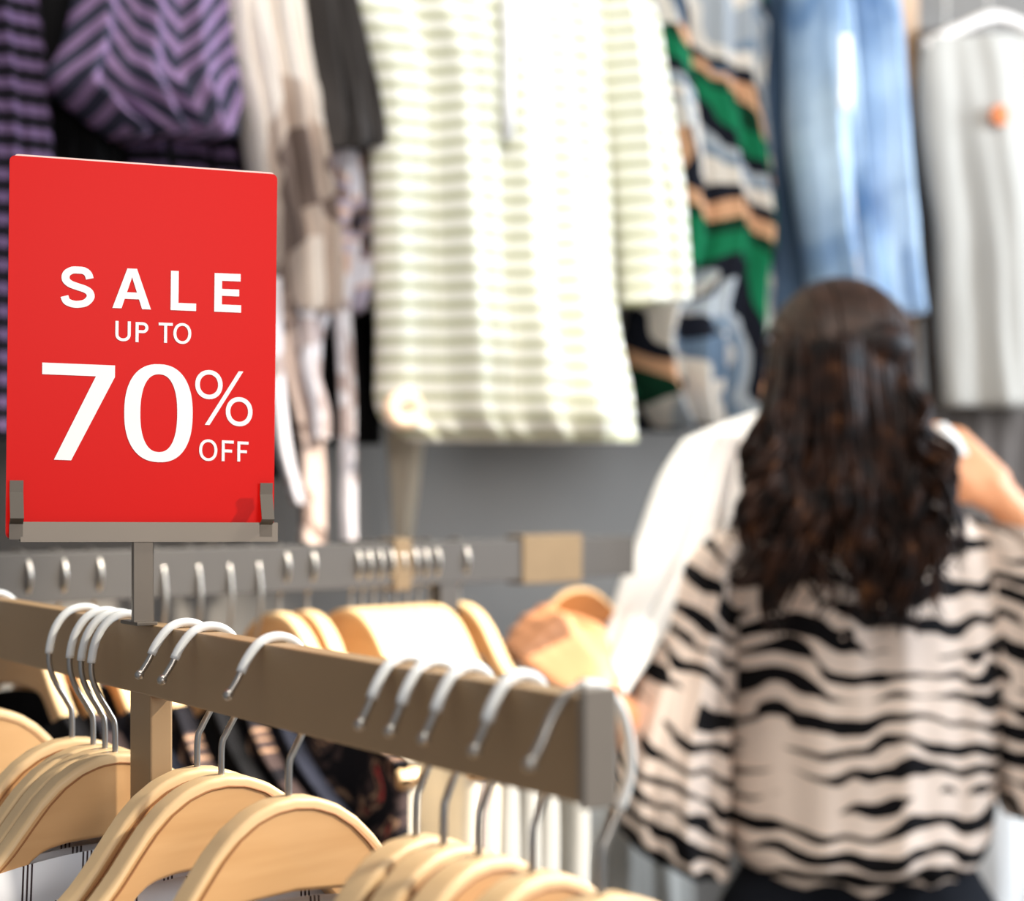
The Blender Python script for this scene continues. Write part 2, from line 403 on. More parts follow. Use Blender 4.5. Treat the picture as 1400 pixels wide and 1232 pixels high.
pts = [p+Vector((0, .07*max(0, min(1, p.z/.1)), 0)) for p in pts]
V, F = tube_data(pts, .002, 6); mesh_obj('hook', V, F, M['steel'], sh)
garment('cream_tail', [(400, 520, 590, .01), (560, 525, 585, .015), (610, 530, 578, .015), (680, 535, 570, .012), (740, 540, 562, .008)], 1.985, M['cream'],
        'cream fabric tail tapering below the left hem of striped shirt', 'scarf', 9, 1.5, .004)  # cream strip, narrower towards its lower end
# green print dress
garment('print_dress', [(-90, 900, 1000, .03), (0, 880, 1045, .045), (120, 885, 1040, .05), (240, 900, 1050, .055), (330, 900, 1055, .06), (430, 862, 1050, .06), (520, 860, 1045, .06), (585, 900, 1020, .05)], 1.92, M['green'],
        'long dress printed green, black, tan and white right of cream shirt', 'dress', 10, 4, .02, na=48)
garment('print_underlayer', [(300, 880, 940, .02), (400, 858, 940, .02), (500, 858, 930, .02), (590, 862, 930, .02)], 1.985, M['navy'],
        'dark navy garment behind the lower part of the printed dress', 'dress', 22, 3, .01)
garment('dark_jeans', [(-90, 1036, 1200, .03), (0, 1038, 1200, .035), (140, 1020, 1200, .04), (300, 1040, 1205, .04), (420, 1054, 1205, .04), (520, 1060, 1200, .04)], 1.925, M['denim_dark'],
        'mid blue denim trousers between printed dress and pale jeans', 'jeans', 11, 3, .014)
base = PY(1150, -60, 1.87); jn = empty('pale_jeans', base)
tag(jn, 'pale washed blue jeans hanging above the woman\'s head', 'jeans')
drape('leg', simple([(-60, 1084, 1148, .03), (0, 1088, 1146, .05), (100, 1090, 1152, .055), (220, 1096, 1158, .055), (330, 1112, 1166, .05), (430, 1124, 1180, .05)]), lambda x, y: PY(x, y, 1.83)-base, WD, M['denim_light'], jn, 2, .01, seed=12)
drape('leg', simple([(-60, 1148, 1205, .03), (0, 1162, 1210, .05), (100, 1175, 1214, .055), (220, 1180, 1224, .055), (330, 1188, 1238, .05), (430, 1196, 1248, .05)]), lambda x, y: PY(x, y, 1.82)-base, WD, M['denim_light'], jn, 2, .01, seed=14)
drape('price_tag', simple([(48, 1148, 1164, .001), (100, 1148, 1165, .001), (150, 1147, 1166, .001)]), lambda x, y: PY(x, y, 1.74)-base, WD, M['white'], jn, 1, .0, na=6, nr=6, seed=14)
V, F = tube_data([PY(1154, 140, 1.79)-base, PY(1162, 260, 1.79)-base, PY(1173, 390, 1.79)-base], .0045, 6); mesh_obj('inner_seam', V, F, M['card_white'], jn)
V, F = tube_data(catmull([(0, 0, -.02), (0, .06, .08), (0, .075, 2.24-base.z), (0, .06, 2.276-base.z), (0, .046, 2.26-base.z)], 5), .002, 6); mesh_obj('hook', V, F, M['steel'], jn)
# grey top on hanger at right
e, b = garment('jersey_shirt', [(52, 1262, 1440, .03), (110, 1256, 1450, .045), (200, 1262, 1450, .05), (300, 1278, 1450, .05), (420, 1286, 1450, .05), (556, 1292, 1452, .05)], 1.90, M['grey_top'],
        'pale grey top with small orange motif at the far right of wall', 'top', 15, 3, .012)
V, F = tube_data([PY(1366+8*math.cos(a), 158+9*math.sin(a), 1.84)-b for a in [k*PI/5 for k in range(11)]], .007, 6); mesh_obj('motif', V, F, plain('orange_print', (214, 130, 84), .8), e)
V, F = tube_data(catmull([PY(1262, 62, 1.90)-b, PY(1310, 40, 1.90)-b, PY(1360, 22, 1.90)-b, PY(1410, 40, 1.90)-b, PY(1450, 62, 1.90)-b], 6), .009, 8); mesh_obj('hanger', V, F, M['card_white'], e)
garment('layered_jersey', [(40, 1256, 1330, .01), (200, 1250, 1330, .02), (420, 1262, 1330, .02), (545, 1272, 1330, .02)], 1.985, M['brown_dark'],
        'taupe garment showing along the left side of the pale grey top', 'top', 23, 3, .008)
garment('dark_bundle', [(520, 1270, 1440, .02), (560, 1262, 1450, .03), (640, 1262, 1450, .03), (800, 1262, 1450, .03)], 1.99, M['brown_dark'],
        'dark taupe trousers hanging below the pale grey top', 'trousers', 16, 5, .01, rail_z=1.68)
garment('white_garment', [(860, 1300, 1460, .03), (1000, 1320, 1480, .04), (1250, 1320, 1480, .05), (1500, 1320, 1480, .05)], 1.80, M['white'],
        'white cotton skirt low at the right edge beside the woman', 'skirt', 17, 4, .012, rail_z=1.27)
e, b = garment('pale_trousers', [(1075, 770, 930, .03), (1130, 755, 940, .04), (1250, 745, 945, .045), (1400, 745, 945, .045), (1600, 745, 945, .045)], 1.93, M['pale'],
        'pale trousers hanging low behind the zebra sleeve cuff', 'trousers', 25, 3, .012, rail_z=1.16)
for (nm, x0, x1, yy, zz, lab) in (('wall_rail', 1.22, 1.72, 1.93, 1.16, 'low steel rail on the wall carrying the pale trousers'), ('wall_rail', 2.12, 2.75, 1.99, 1.68, 'short steel rail on the wall behind the pale grey top'), ('wall_rail', 1.75, 2.45, 1.80, 1.27, 'low steel rail on the wall carrying the white skirt')):
    w2 = empty(nm, (x0, yy, zz)); tag(w2, lab, 'rail')
    V, F = tube_data([Vector((0, 0, 0)), Vector((x1-x0, 0, 0))], .010, 10); mesh_obj('rail', V, F, M['steel'], w2)
    for x in (.03, x1-x0-.03):
        V, F = tube_data([Vector((x, 0, 0)), Vector((x, YW-yy-.002, 0))], .008, 8); mesh_obj('bracket', V, F, M['steel'], w2)

# ------------------------------------------------------------------ front rack
XB0, XB1 = .3916, .4056; ZT = 1.331; ZB = 1.291; YE = .536; YP = .942
rk = empty('clothes_rack', ((XB0+XB1)/2, YP+.015, 0)); tag(rk, 'taupe painted metal clothes rack with flat top rail carrying the sale sign', 'rack')
O = rk.location
def rb(name, lo, hi, mat, bev=.0012): return box(name, Vector(lo)-O, Vector(hi)-O, mat, rk, bev)
rb('top_rail', (XB0, YE, ZB), (XB1, 1.38, ZT), M['rack'])
rb('end_cap', (XB0-.0006, YE-.004, ZB-.0015), (XB1+.0006, YE, ZT+.003), M['rack_cap'], .0006)
rb('end_cap', (XB0-.0006, 1.38, ZB-.0015), (XB1+.0006, 1.384, ZT+.003), M['rack_cap'], .0006)
rb('upright', (XB0+.0003, YP, .03), (XB1-.0003, YP+.030, ZB+.001), M['rack'])
rb('foot', (XB0-.30, YP-.005, 0), (XB1+.30, YP+.035, .03), M['rack'])
rb('base_bar', (XB0-.01, YE+.02, 0), (XB1+.01, 1.38, .028), M['rack'])

# ------------------------------------------------------------------ sign holder + card
SC = P(195, 700, 1.0); SA = math.radians(20.5)-TH   # sign's width direction in the world
sdir = Vector((math.cos(SA), math.sin(SA), 0))
hz = ZT
st = empty('sign_holder', (SC.x, SC.y, hz), SA); tag(st, 'grey metal sign holder standing on the rack rail above its upright', 'sign holder')
ch_z = P(195, 742, 1.0).z-hz            # underside of channel
W2 = .0755
box('stem', (-.0058, -.003, .0015), (.0058, .003, ch_z+.004), M['holder'], st, .0006)
bp = box('base_plate', (-.007, -.006, 0), (.018, .006, .002), M['holder'], st, .0004)
bp.rotation_euler = (0, 0, PI/2-SA); bp.location = (.0, .0, 0)
chn = empty('roll', (0, 0, 0))
bpy.data.objects.remove(chn)
def strip(name, pts, x0, x1, th, parent, mat):
    """bent sheet: profile pts (y,z), width x0..x1, thickness th"""
    V = []; F = []; n = len(pts)
    for s, x in ((0, x0), (1, x1)):
        for i, (y, z) in enumerate(pts):
            a = Vector(pts[max(i-1, 0)]); b2 = Vector(pts[min(i+1, n-1)]); t = (b2-a).normalized(); nn = Vector((-t.y, t.x))*th/2
            V.append((x, y+nn.x, z+nn.y)); V.append((x, y-nn.x, z-nn.y))
    m = 2*n
    for i in range(n-1):
        a, b2, c, d = 2*i, 2*i+1, 2*i+3, 2*i+2
        F += [(a, b2, c, d), (m+a, m+d, m+c, m+b2), (a, d, m+d, m+a), (b2, m+b2, m+c, c)]
    F += [(0, m, m+1, 1), (2*n-2, 2*n-1, m+2*n-1, m+2*n-2)]
    return mesh_obj(name, V, F, mat, parent, None, False)
roll = -.0105
ch = strip('channel', [(-.0045, .0115), (-.0050, .001), (.0050, .001), (.0045, .0115)], -.0665, W2, .0012, st, M['holder'])
ch.location = (0, 0, ch_z); ch.rotation_euler = (0, -roll, 0)
for x0 in (-W2+.003, W2-.0105):
    for s in (-1, 1):
        c_ = strip('clip', [(s*.0048, .002), (s*.0052, .0105), (s*.0105, .0135) if s < 0 else (s*.0085, .015), (s*.0050, .0275), (s*.0054, .034)], x0, x0+.0072, .0010, st, M['holder'])
        c_.location = (0, 0, ch_z); c_.rotation_euler = (0, -roll, 0)
# card
cw, chh = .148, .2085
def rrect(w, h, r, n=5):
    pts = []
    for cx, cz, a0 in ((w/2-r, h-r, 0), (-w/2+r, h-r, PI/2), (-w/2+r, r, PI), (w/2-r, r, 1.5*PI)):
        for k in range(n+1):
            a = a0+PI/2*k/n; pts.append((cx+r*math.cos(a), cz+r*math.sin(a)))
    return pts
def slab(name, pts, y0, y1, mat, parent):
    n = len(pts); V = [(x, y0, z) for x, z in pts]+[(x, y1, z) for x, z in pts]
    F = [tuple(range(n)), tuple(reversed(range(n, 2*n)))]+[(i, i+n, (i+1) % n+n, (i+1) % n) for i in range(n)]
    return mesh_obj(name, V, F, mat, parent, None, False)
card = slab('sale_card', rrect(cw, chh, .003), -.0014, .0, M['red'], None)
card.location = (SC.x, SC.y, hz+ch_z+.0022); card.rotation_euler = (0, -roll, SA)
tag(card, 'red rectangular sale card with white lettering in the sign holder', 'sign')
bk = slab('backing_card', rrect(cw-.004, chh+.0012, .002), .0003, .0016, M['card_white'], card); bk.location = (.0006, 0, .0)
bk['label'] = 'off-white backing card'
# lettering: each glyph fitted to its rectangle (pixel corners on the card)
CX0, CX1 = 25.0, 362.0
def card_xz(px, py):
    u = (px-CX0-(px-CX0)*0)/(CX1-CX0)
    # perspective correction along the card
    k0, k1 = .974, 1.026
    uu = u*k1/(k0+(k1-k0)*u) if False else u*k0/(k1+(k0-k1)*u)
    uu = u/(u+(1-u)*k0/k1)*1.0
    uu = u*k1/(u*k1+(1-u)*k0)
    top = 213+(231-213)*u; bot = 729+(722-729)*u
    v = (py-top)/(bot-top)
    return -cw/2+uu*cw, chh*(1-v)
def sband(pts, w, taper=None, n=6):
    """flat stroke of width w along a centre line (unit square, y up), aspect handled by the caller"""
    V = []; F = []
    pts = [Vector(p) for p in pts]
    for i, p in enumerate(pts):
        a = pts[max(i-1, 0)]; b2 = pts[min(i+1, len(pts)-1)]; t = (b2-a).normalized(); nn = Vector((-t.y, t.x))*w/2
        V += [p+nn, p-nn]
    for i in range(len(pts)-1): F.append((2*i, 2*i+1, 2*i+3, 2*i+2))
    return V, F
def ring(cx, cy, rx, ry, wx, wy, e=2.0, n=48, a0=0, a1=2*PI):
    V = []; F = []
    for k in range(n+1):
        a = a0+(a1-a0)*k/n; c, s_ = math.cos(a), math.sin(a)
        f = lambda v: math.copysign(abs(v)**(2/e), v)
        V += [Vector((cx+rx*f(c), cy+ry*f(s_))), Vector((cx+(rx-wx)*f(c), cy+(ry-wy)*f(s_)))]
    for k in range(n): F.append((2*k, 2*k+1, 2*k+3, 2*k+2))
    return V, F
def rect(x0, y0, x1, y1): return [Vector((x0, y0)), Vector((x1, y0)), Vector((x1, y1)), Vector((x0, y1))], [(0, 1, 2, 3)]
def poly(*p): return [Vector(q) for q in p], [tuple(range(len(p)))]
def G(c, W, H, w):
    """pieces of a grotesque capital in a W x H pixel box (y up), stroke w"""
    if c == 'A':
        return [poly((0, 0), (w*1.12, 0), (W/2+w*.02, H*.80), (W/2, H), (W/2-w*.6, H)), poly((W, 0), (W-w*1.12, 0), (W/2-w*.02, H*.80), (W/2, H), (W/2+w*.6, H)), rect(W*.24, H*.24, W*.76, H*.24+w*.9)]
    if c == 'L': return [rect(0, 0, w, H), rect(0, 0, W, w)]
    if c == 'E': return [rect(0, 0, w, H), rect(0, 0, W, w), rect(0, H-w, W*.97, H), rect(0, H*.5-w*.42, W*.92, H*.5+w*.5)]
    if c == 'F': return [rect(0, 0, w, H), rect(0, H-w, W, H), rect(0, H*.47-w*.3, W*.86, H*.47+w*.7)]
    if c == 'T': return [rect(W/2-w/2, 0, W/2+w/2, H), rect(0, H-w, W, H)]
    if c == 'O': return [ring(W/2, H/2, W/2, H/2, w, w*.95, 2.15)]
    if c == '0': return [ring(W/2, H/2, W/2, H/2, w, w*.68, 2.35, 64)]
    if c == 'U':
        r0 = W/2; return [rect(0, r0, w, H), rect(W-w, r0, W, H), ring(W/2, r0, W/2, r0, w, w, 2.2, 24, PI, 2*PI)]
    if c == 'P':
        h2 = H*.54; cy = H-h2/2; return [rect(0, 0, w, H), rect(w*.5, H-w, W-h2/2, H), rect(w*.5, H-h2, W-h2/2, H-h2+w), ring(W-h2/2, cy, h2/2, h2/2, w, w, 2.1, 24, -PI/2, PI/2)]
    if c == '7': return [rect(0, H-w*.78, W, H), poly((W*.17, 0), (W*.17+w*1.02, 0), (W, H-w*.78), (W, H-w*.4), (W-w*1.08, H-w*.6))]
    if c == 'S':
        h = w/2; x = lambda f: h+(W-w)*f; y = lambda f: h+(H-w)*f
        pts = catmull([(x(.01), y(.22), 0), (x(.10), y(.07), 0), (x(.32), y(0), 0), (x(.55), y(-.005), 0), (x(.82), y(.05), 0), (x(1), y(.21), 0), (x(.96), y(.36), 0), (x(.78), y(.45), 0), (x(.5), y(.515), 0), (x(.22), y(.59), 0), (x(.06), y(.71), 0), (x(.08), y(.88), 0), (x(.28), y(.99), 0), (x(.5), y(1.005), 0), (x(.74), y(.99), 0), (x(.90), y(.90), 0), (x(.965), y(.76), 0)], 6)
        return [sband([(p.x, p.y) for p in pts], w)]
    if c == '%':
        return [ring(W*.235, H*.735, W*.235, H*.265, w, w, 2.1), ring(W*.765, H*.265, W*.235, H*.265, w, w, 2.1), poly((W*.17, 0), (W*.17+w*1.05, 0), (W*.83, H), (W*.83-w*1.05, H))]
def letters(name, items):
    V = []; F = []
    for it in items:
        c, x0, y0, x1, y1, w = it
        for vs, fs in G(c, x1-x0, y1-y0, w):
            b0 = len(V)
            for v in vs:
                px = x0+v.x; py = y1-v.y+(v.x-(x1-x0)/2)*.022
                x, z = card_xz(px, py); V.append((x, -.00150-.000004*len(V)/40, z))
            F += [tuple(i+b0 for i in q) for q in fs]
    return mesh_obj(name, V, F, M['white_ink'], card, None, False)
letters('lettering', [('S', 85, 361, 126, 416, 9.5), ('A', 148, 362, 196, 416, 10), ('L', 221, 364, 254, 417, 10), ('E', 278, 366, 314, 418, 10)])
letters('lettering', [('U', 152, 433, 171, 460, 3.8), ('P', 177, 434, 193, 461, 3.8), ('T', 206, 434, 224, 461, 3.8), ('O', 225, 434, 248, 462, 3.8)])
letters('lettering', [('7', 65, 492, 152, 622, 20), ('0', 164, 490, 251, 622, 20)])
letters('lettering', [('%', 254, 497, 331, 571, 6.0), ('O', 260, 590, 284, 619, 3.8), ('F', 290, 591, 306, 619, 3.8), ('F', 311, 592, 326, 619, 3.8)])

# ------------------------------------------------------------------ hangers
TOP = [(0, 0), (.012, -.0012), (.024, -.0055), (.036, -.0135), (.046, -.0235), (.055, -.035), (.064, -.047), (.074, -.058), (.088, -.070), (.105, -.081), (.13, -.094), (.16, -.107), (.19, -.119), (.20, -.124)]
BOT = [(0, -.047), (.03, -.049), (.044, -.052), (.052, -.058), (.060, -.068), (.070, -.079), (.085, -.092), (.105, -.104), (.13, -.116), (.16, -.128), (.19, -.139), (.20, -.136)]
def hanger_data(half=.2, th=.0155, bow=.014):
    V = []; F = []; n = 72; m = 18
    for i in range(n+1):
        s = (i/n*2-1); s = math.copysign(abs(s)**1.15, s)*half
        a = abs(s); zt = interp(TOP, a); zb = interp(BOT, a); yo = -bow*(a/half)**2*1.2
        # soften the arm section into a rounded one
        cz = (zt+zb)/2; hz_ = (zt-zb)/2; hy = th/2
        endf = min(1, (half-a)/.006+.35); hz_ *= endf; r = .0028 if a < .05 else .0028+.0022*min(1, (a-.05)/.05)
        ring = []
        for q in range(4):
            sy = (1, -1, -1, 1)[q]; sz = (1, 1, -1, -1)[q]
            for k in range(4):
                an = q*PI/2+PI/2*k/3
                ring.append((s, yo+sy*(hy-r)+r*math.cos(an), cz+sz*(hz_-r)+r*math.sin(an)))
            if q in (1, 3): ring.append((s, yo+(-hy if q == 1 else hy), cz+hz_-max(.0055, r+.001)))
        V += ring
    for i in range(n):
        for k in range(m):
            a0 = i*m+k; a1 = i*m+(k+1) % m
            F.append((a0, a0+m, a1+m, a1))
    F.append(tuple(range(m))); F.append(tuple(n*m+k for k in reversed(range(m))))
    return V, F
def line_data(side, th=.0155, bow=.014, half=.2):
    V = []; F = []
    pts = []
    for i in range(61):
        s = (i/60*2-1)*.15; a = abs(s); e = .001
        sl = (interp(TOP, a+e)-interp(TOP, max(0, a-e)))/(e+min(a, e)); nrm = Vector((-sl*math.copysign(1, s) if a > 1e-6 else 0, 1)).normalized()
        off = .0056
        x = s-nrm.x*off; z = interp(TOP, a)-nrm.y*off
        pts.append(Vector((x, -bow*(a/half)**2*1.2+side*(th/2), z)))
    return tube_data(pts, .0007, 5)
HOOK = [(0, -.012), (0, .014), (.003, .022), (.0095, .033), (.0135, .043), (.0140, .054), (.0105, .067), (.0030, .0765), (-.0070, .0795), (-.0165, .077), (-.024, .069), (-.029, .060), (-.034, .053)]
def rounded_smooth(me):
    for p in me.polygons: p.use_smooth = True
_body = {}
def make_hanger(name='wooden_hanger', hook_scale=1.0, thread=True, sl0=.40, sl1=.90):
    e = empty(name)
    V, F = hanger_data(); b_ = mesh_obj('body', V, F, M['wood'], e)
    me = b_.data; me.materials.append(M['wood_edge'])
    for p in me.polygons:
        if p.index < 72*18 and ((p.index % 18) < 8 or (p.index % 18) == 17): p.material_index = 1
    md = b_.modifiers.new('ws', 'WEIGHTED_NORMAL')
    if thread:
        for s in (-1, 1):
            V, F = line_data(s); mesh_obj('edge_line', V, F, M['groove'], e)
    pts = catmull([(x, 0, z if z <= .014 else .014+(z-.014)*hook_scale) for x, z in HOOK], 6)
    V, F = tube_data(pts, .0018, 8)
    n0 = len(V)
    c = pts[-1]
    for (dx, rr) in ((-.0012, .0012), (0, .0026), (.0024, .0026), (.0036, .0012)): pass
    V, F = tube_data([c+Vector((.001, 0, .0015)), c, c+Vector((-.001, 0, -.0014)), c+Vector((-.0018, 0, -.0026))], lambda t: (.0018, .0026, .0026, .0012)[min(3, int(t*3+.5))], 8, V, F)
    mesh_obj('hook', V, F, M['steel'], e)
    i0 = int(len(pts)*sl0); i1 = int(len(pts)*sl1)
    V, F = tube_data(pts[i0:i1], .0025, 10); mesh_obj('hook_sleeve', V, F, M['sleeve'], e)
    return e
def dup(root):
    r = root.copy(); C.objects.link(r)
    for ch_ in root.children:
        c = ch_.copy(); C.objects.link(c); c.parent = r
    return r
NZ = ZT+.0031-.0795
h_front = make_hanger(); used = [False]; h_end = make_hanger(sl0=.24, sl1=.70)
def put_hanger(proto, used, loc, rz, label, group):
    o = proto if not used[0] else dup(proto)
    used[0] = True
    o.location = loc; o.rotation_euler = (0, 0, rz); tag(o, label, 'hanger', group)
    return o
ordn = ['first', 'second', 'third', 'fourth', 'fifth', 'sixth', 'seventh', 'eighth']
front = []
XN = (XB0+XB1)/2+.0085
XA = (XB0+XB1)/2-.0085
specs = []
for k, px in enumerate((270, 303, 395)):
    specs.append((XN, px, 0, 'pale wooden hanger %s to the right of the rack upright' % ('nearest', 'second', 'third')[k], 'hangers right of the upright'))
for k, px in enumerate((569, 607, 655, 728, 822)):
    specs.append((XN, px, 0, ['leftmost of the five blurred wooden hangers near the rail end', 'second from left of five blurred wooden hangers near rail end', 'middle one of five blurred wooden hangers near the rail end',
                 'fourth from left of five blurred wooden hangers near rail end', 'wooden hanger whose hook shows past the rail end cap'][k], 'hangers near the rail end'))
for k, px in enumerate((-22, 98, 127, 143, 157)):
    specs.append((XA, px, PI, ['wooden hanger cut off by the left edge of the picture', 'leftmost of the four bunched wooden hangers left of the upright', 'second from left of four bunched wooden hangers by the upright',
                 'third from left of four bunched wooden hangers by the upright', 'bunched wooden hanger closest to the rack upright on its left'][k], 'hangers left of the upright'))
for X, px, rz, lab, grp in specs:
    Y = YatX(px, X)
    tilt = (.30 if 500 < px < 800 else .06)+random.uniform(-.05, .05) if rz == 0 else random.uniform(-.02, .02)
    front.append((put_hanger(h_end if px == 822 else h_front, [False] if px == 822 else used, (X, Y, NZ), rz+tilt, lab, grp), px))

# garments on hangers
def hanging_garment(name, mat, length=.62, th=.0075, seed=0, halfw=.195, neck=.085):
    """shirt hung on a hanger; local frame = hanger's neck frame"""
    V = []; UV = []; F = []; n = 60; m = 30
    rnd = random.Random(seed); p1, p2 = rnd.uniform(0, 6), rnd.uniform(0, 6)
    for side in (-1, 1):
        for j in range(m+1):
            t = j/m
            for i in range(n+1):
                s = (i/n*2-1)*halfw; a = abs(s)
                zt = interp(TOP, a)+.0028
                if a < neck:
                    zt = interp(TOP, neck)+.002+(.012 if side > 0 else -.018)*(1-(a/neck)**2)
                z = zt+(-length-zt)*t
                w = 1-.12*t
                yo = side*(.0088+th*min(1, t*6)*math.cos(s/halfw*PI/2)**.5+.0025*(side*math.sin(s*70+p1+t*2)+math.sin(s*33+p2))*min(1, t*5))
                yo += -.0168*(a/.2)**2*(1-t)
                if a > halfw*.98: yo = -.0168*(a/.2)**2*(1-t)
                V.append((s*w, yo, z)); UV.append((s*w, z))
    N = n+1; S = N*(m+1)
    for sd in (0, 1):
        for j in range(m):
            for i in range(n):
                a0 = sd*S+j*N+i
                q = (a0, a0+1, a0+1+N, a0+N)
                F.append(q if sd == 1 else q[::-1])
    for i in range(n):   # shoulder seams close the top either side of the neck opening
        if max(abs(i/n*2-1), abs((i+1)/n*2-1))*halfw >= neck: F.append((i+1, i, S+i, S+i+1))
    o = mesh_obj(name, V, F, mat, None, UV)
    md = o.modifiers.new('solid', 'SOLIDIFY'); md.thickness = .0012
    return o
g0 = hanging_garment('shirt', M['pin'], seed=1)
gi = 0
glabels = {'-22': None}
proto_g = {}
def put_garment(hg, matkey, label, group, name='shirt', cat='shirt', low=False):
    mk0 = matkey; matkey = matkey+('_low' if low else '')
    if matkey not in proto_g:
        o = hanging_garment(name, M[mk0], seed=len(proto_g)*5, neck=.04 if low else .085); proto_g[matkey] = o
    else:
        o = proto_g[matkey].copy(); C.objects.link(o)
    o.location = hg.location; o.rotation_euler = hg.rotation_euler
    tag(o, label, cat, group)
bpy.data.objects.remove(g0)
for hg, px in front:
    lab = hg['label']
    if px < 400:
        put_garment(hg, 'pin', 'white pinstriped shirt on the '+{270: 'hanger nearest right of rack upright', 303: 'second hanger right of rack upright', 395: 'third hanger right of rack upright', -22: 'hanger cut off at left edge',
                    98: 'leftmost hanger of the bunched four', 127: 'second hanger of the bunched four', 143: 'third hanger of the bunched four', 157: 'bunched hanger closest to rack upright'}[px], 'pinstriped shirts on the front rack')
    else:
        put_garment(hg, 'cream', 'cream shirt on the '+{569: 'leftmost hanger of the blurred five', 607: 'second hanger of the blurred five', 655: 'middle hanger of the blurred five', 728: 'fourth hanger of the blurred five', 822: 'hanger hooked at the rail end cap'}[px], 'cream shirts near the rail end')

# ------------------------------------------------------------------ rear rack
wc = Vector((.75, .661)).normalized()
rdir = RGT*wc.x+FWD*wc.y; RA = math.atan2(rdir.y, rdir.x)
A0 = P(450, 744, 1.68); ZR = A0.z
def rt(px):
    k = (px-700)/FPX; xc0 = (450-700)/FPX*1.68
    return (k*1.68-xc0)/(wc.x-k*wc.y)
def rp(px, z): 
    t = rt(px); return Vector((A0.x+rdir.x*t, A0.y+rdir.y*t, z))
r2 = empty('rear_clothes_rack', (A0.x, A0.y, 0), RA); tag(r2, 'bronze grey clothes rack further back with packed wooden hangers', 'rack')
t0, t1 = rt(-75), rt(858)
box('top_rail', (t0, -.011, ZR-.042), (t1, .011, ZR), M['rail2'], r2, .001)
for t in (t0+.012, rt(606)):
    box('upright', (t-.012, -.010, .03), (t+.012, .010, ZR-.042), M['rail2'], r2, .001)
    box('foot', (t-.02, -.25, 0), (t+.02, .25, .03), M['rail2'], r2, .001)
for a, b_ , nm in ((528, 552, 'first'), (704, 785, 'second')):
    dv = empty('rail_divider', rp((a+b_)/2, ZR), RA); wdt = (rt(b_)-rt(a))/2
    box('block', (-wdt, -.0135, -.046), (wdt, .0135, .004), M['divider'], dv, .002)
    tag(dv, 'narrow beige sleeve wrapped round rear rack rail' if nm == 'first' else 'wide beige sleeve round rear rail left of the white shirt sleeve', 'divider')
h_rear = make_hanger('wooden_hanger', .74, False); used2 = [False]
for c_ in list(h_rear.children):
    if c_.name.startswith('hook_sleeve'): bpy.data.objects.remove(c_)
RN = ZR+.0015-(.014+(.0795-.014)*.74)
rr = [(30, 'black'), (80, 'dark_floral'), (128, 'navy'), (215, 'dark_floral'), (262, 'black'), (305, 'dark_floral'), (345, 'navy'), (382, 'dark_floral'), (420, 'cream')]
pack = [480+15.5*k for k in range(8)]
nrm = {'black': 'black', 'dark_floral': 'dark floral', 'navy': 'navy', 'cream': 'cream', 'taupe': 'taupe', 'pale': 'pale'}
pos_words = {30: 'farthest left on rear rack', 80: 'second from the left on rear rack', 128: 'third from the left on rear rack', 215: 'fourth from the left on rear rack', 262: 'fifth from left on rear rack', 305: 'sixth from left on rear rack',
             345: 'seventh from left on rear rack', 382: 'just left of the cream top on rear rack', 420: 'last before the tight pack on rear rack'}
h_low = make_hanger('wooden_hanger', 1.6, False); used3 = [False]
for c_ in list(h_low.children):
    if c_.name.startswith('hook_sleeve'): bpy.data.objects.remove(c_)
RNL = ZR+.0015-(.014+(.0795-.014)*1.6)
def rear(px, matk, hl, gl, hgrp, ggrp, lift=0):
    t = rp(px, RN+lift)
    off = Vector((rdir.y, -rdir.x, 0))*(.0)
    low = 200 < px < 360
    if low: t = rp(px, RNL)
    h = put_hanger(h_low if low else h_rear, used3 if low else used2, t+off, RA-PI/2+random.uniform(-.06, .06), hl, hgrp)
    put_garment(h, matk, gl, ggrp, low=low)
for px, mk in rr:
    rear(px, mk, 'wooden hanger holding a %s garment, %s' % (nrm[mk], pos_words[px]), '%s shirt %s' % (nrm[mk], pos_words[px]), 'single hangers on the rear rack', 'single shirts on the rear rack')
for k, px in enumerate(pack):
    mk = ['cream', 'taupe', 'taupe', 'cream', 'pale', 'pale', 'pale', 'pale'][k]
    rear(px, mk, 'sunlit wooden hanger, %s from the left in the tight rear pack' % ordn[k], '%s shirt, %s from the left in the tight rear pack' % (nrm[mk], ordn[k]), 'packed hangers on the rear rack', 'packed %s shirts on the rear rack' % nrm[mk])
rear(628, 'pale', 'wooden hanger just right of the tight pack on rear rack', 'white shirt just right of the tight pack on rear rack', 'single hangers on the rear rack', 'single shirts on the rear rack')
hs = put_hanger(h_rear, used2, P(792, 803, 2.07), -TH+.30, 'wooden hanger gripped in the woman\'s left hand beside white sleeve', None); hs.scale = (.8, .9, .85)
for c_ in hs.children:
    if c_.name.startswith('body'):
        c_.data = c_.data.copy(); c_.data.materials[0] = wood('shaded_birch_wood', (132, 80, 34), (158, 100, 46))  # shade on this hanger's face is painted in as a darker wood colour

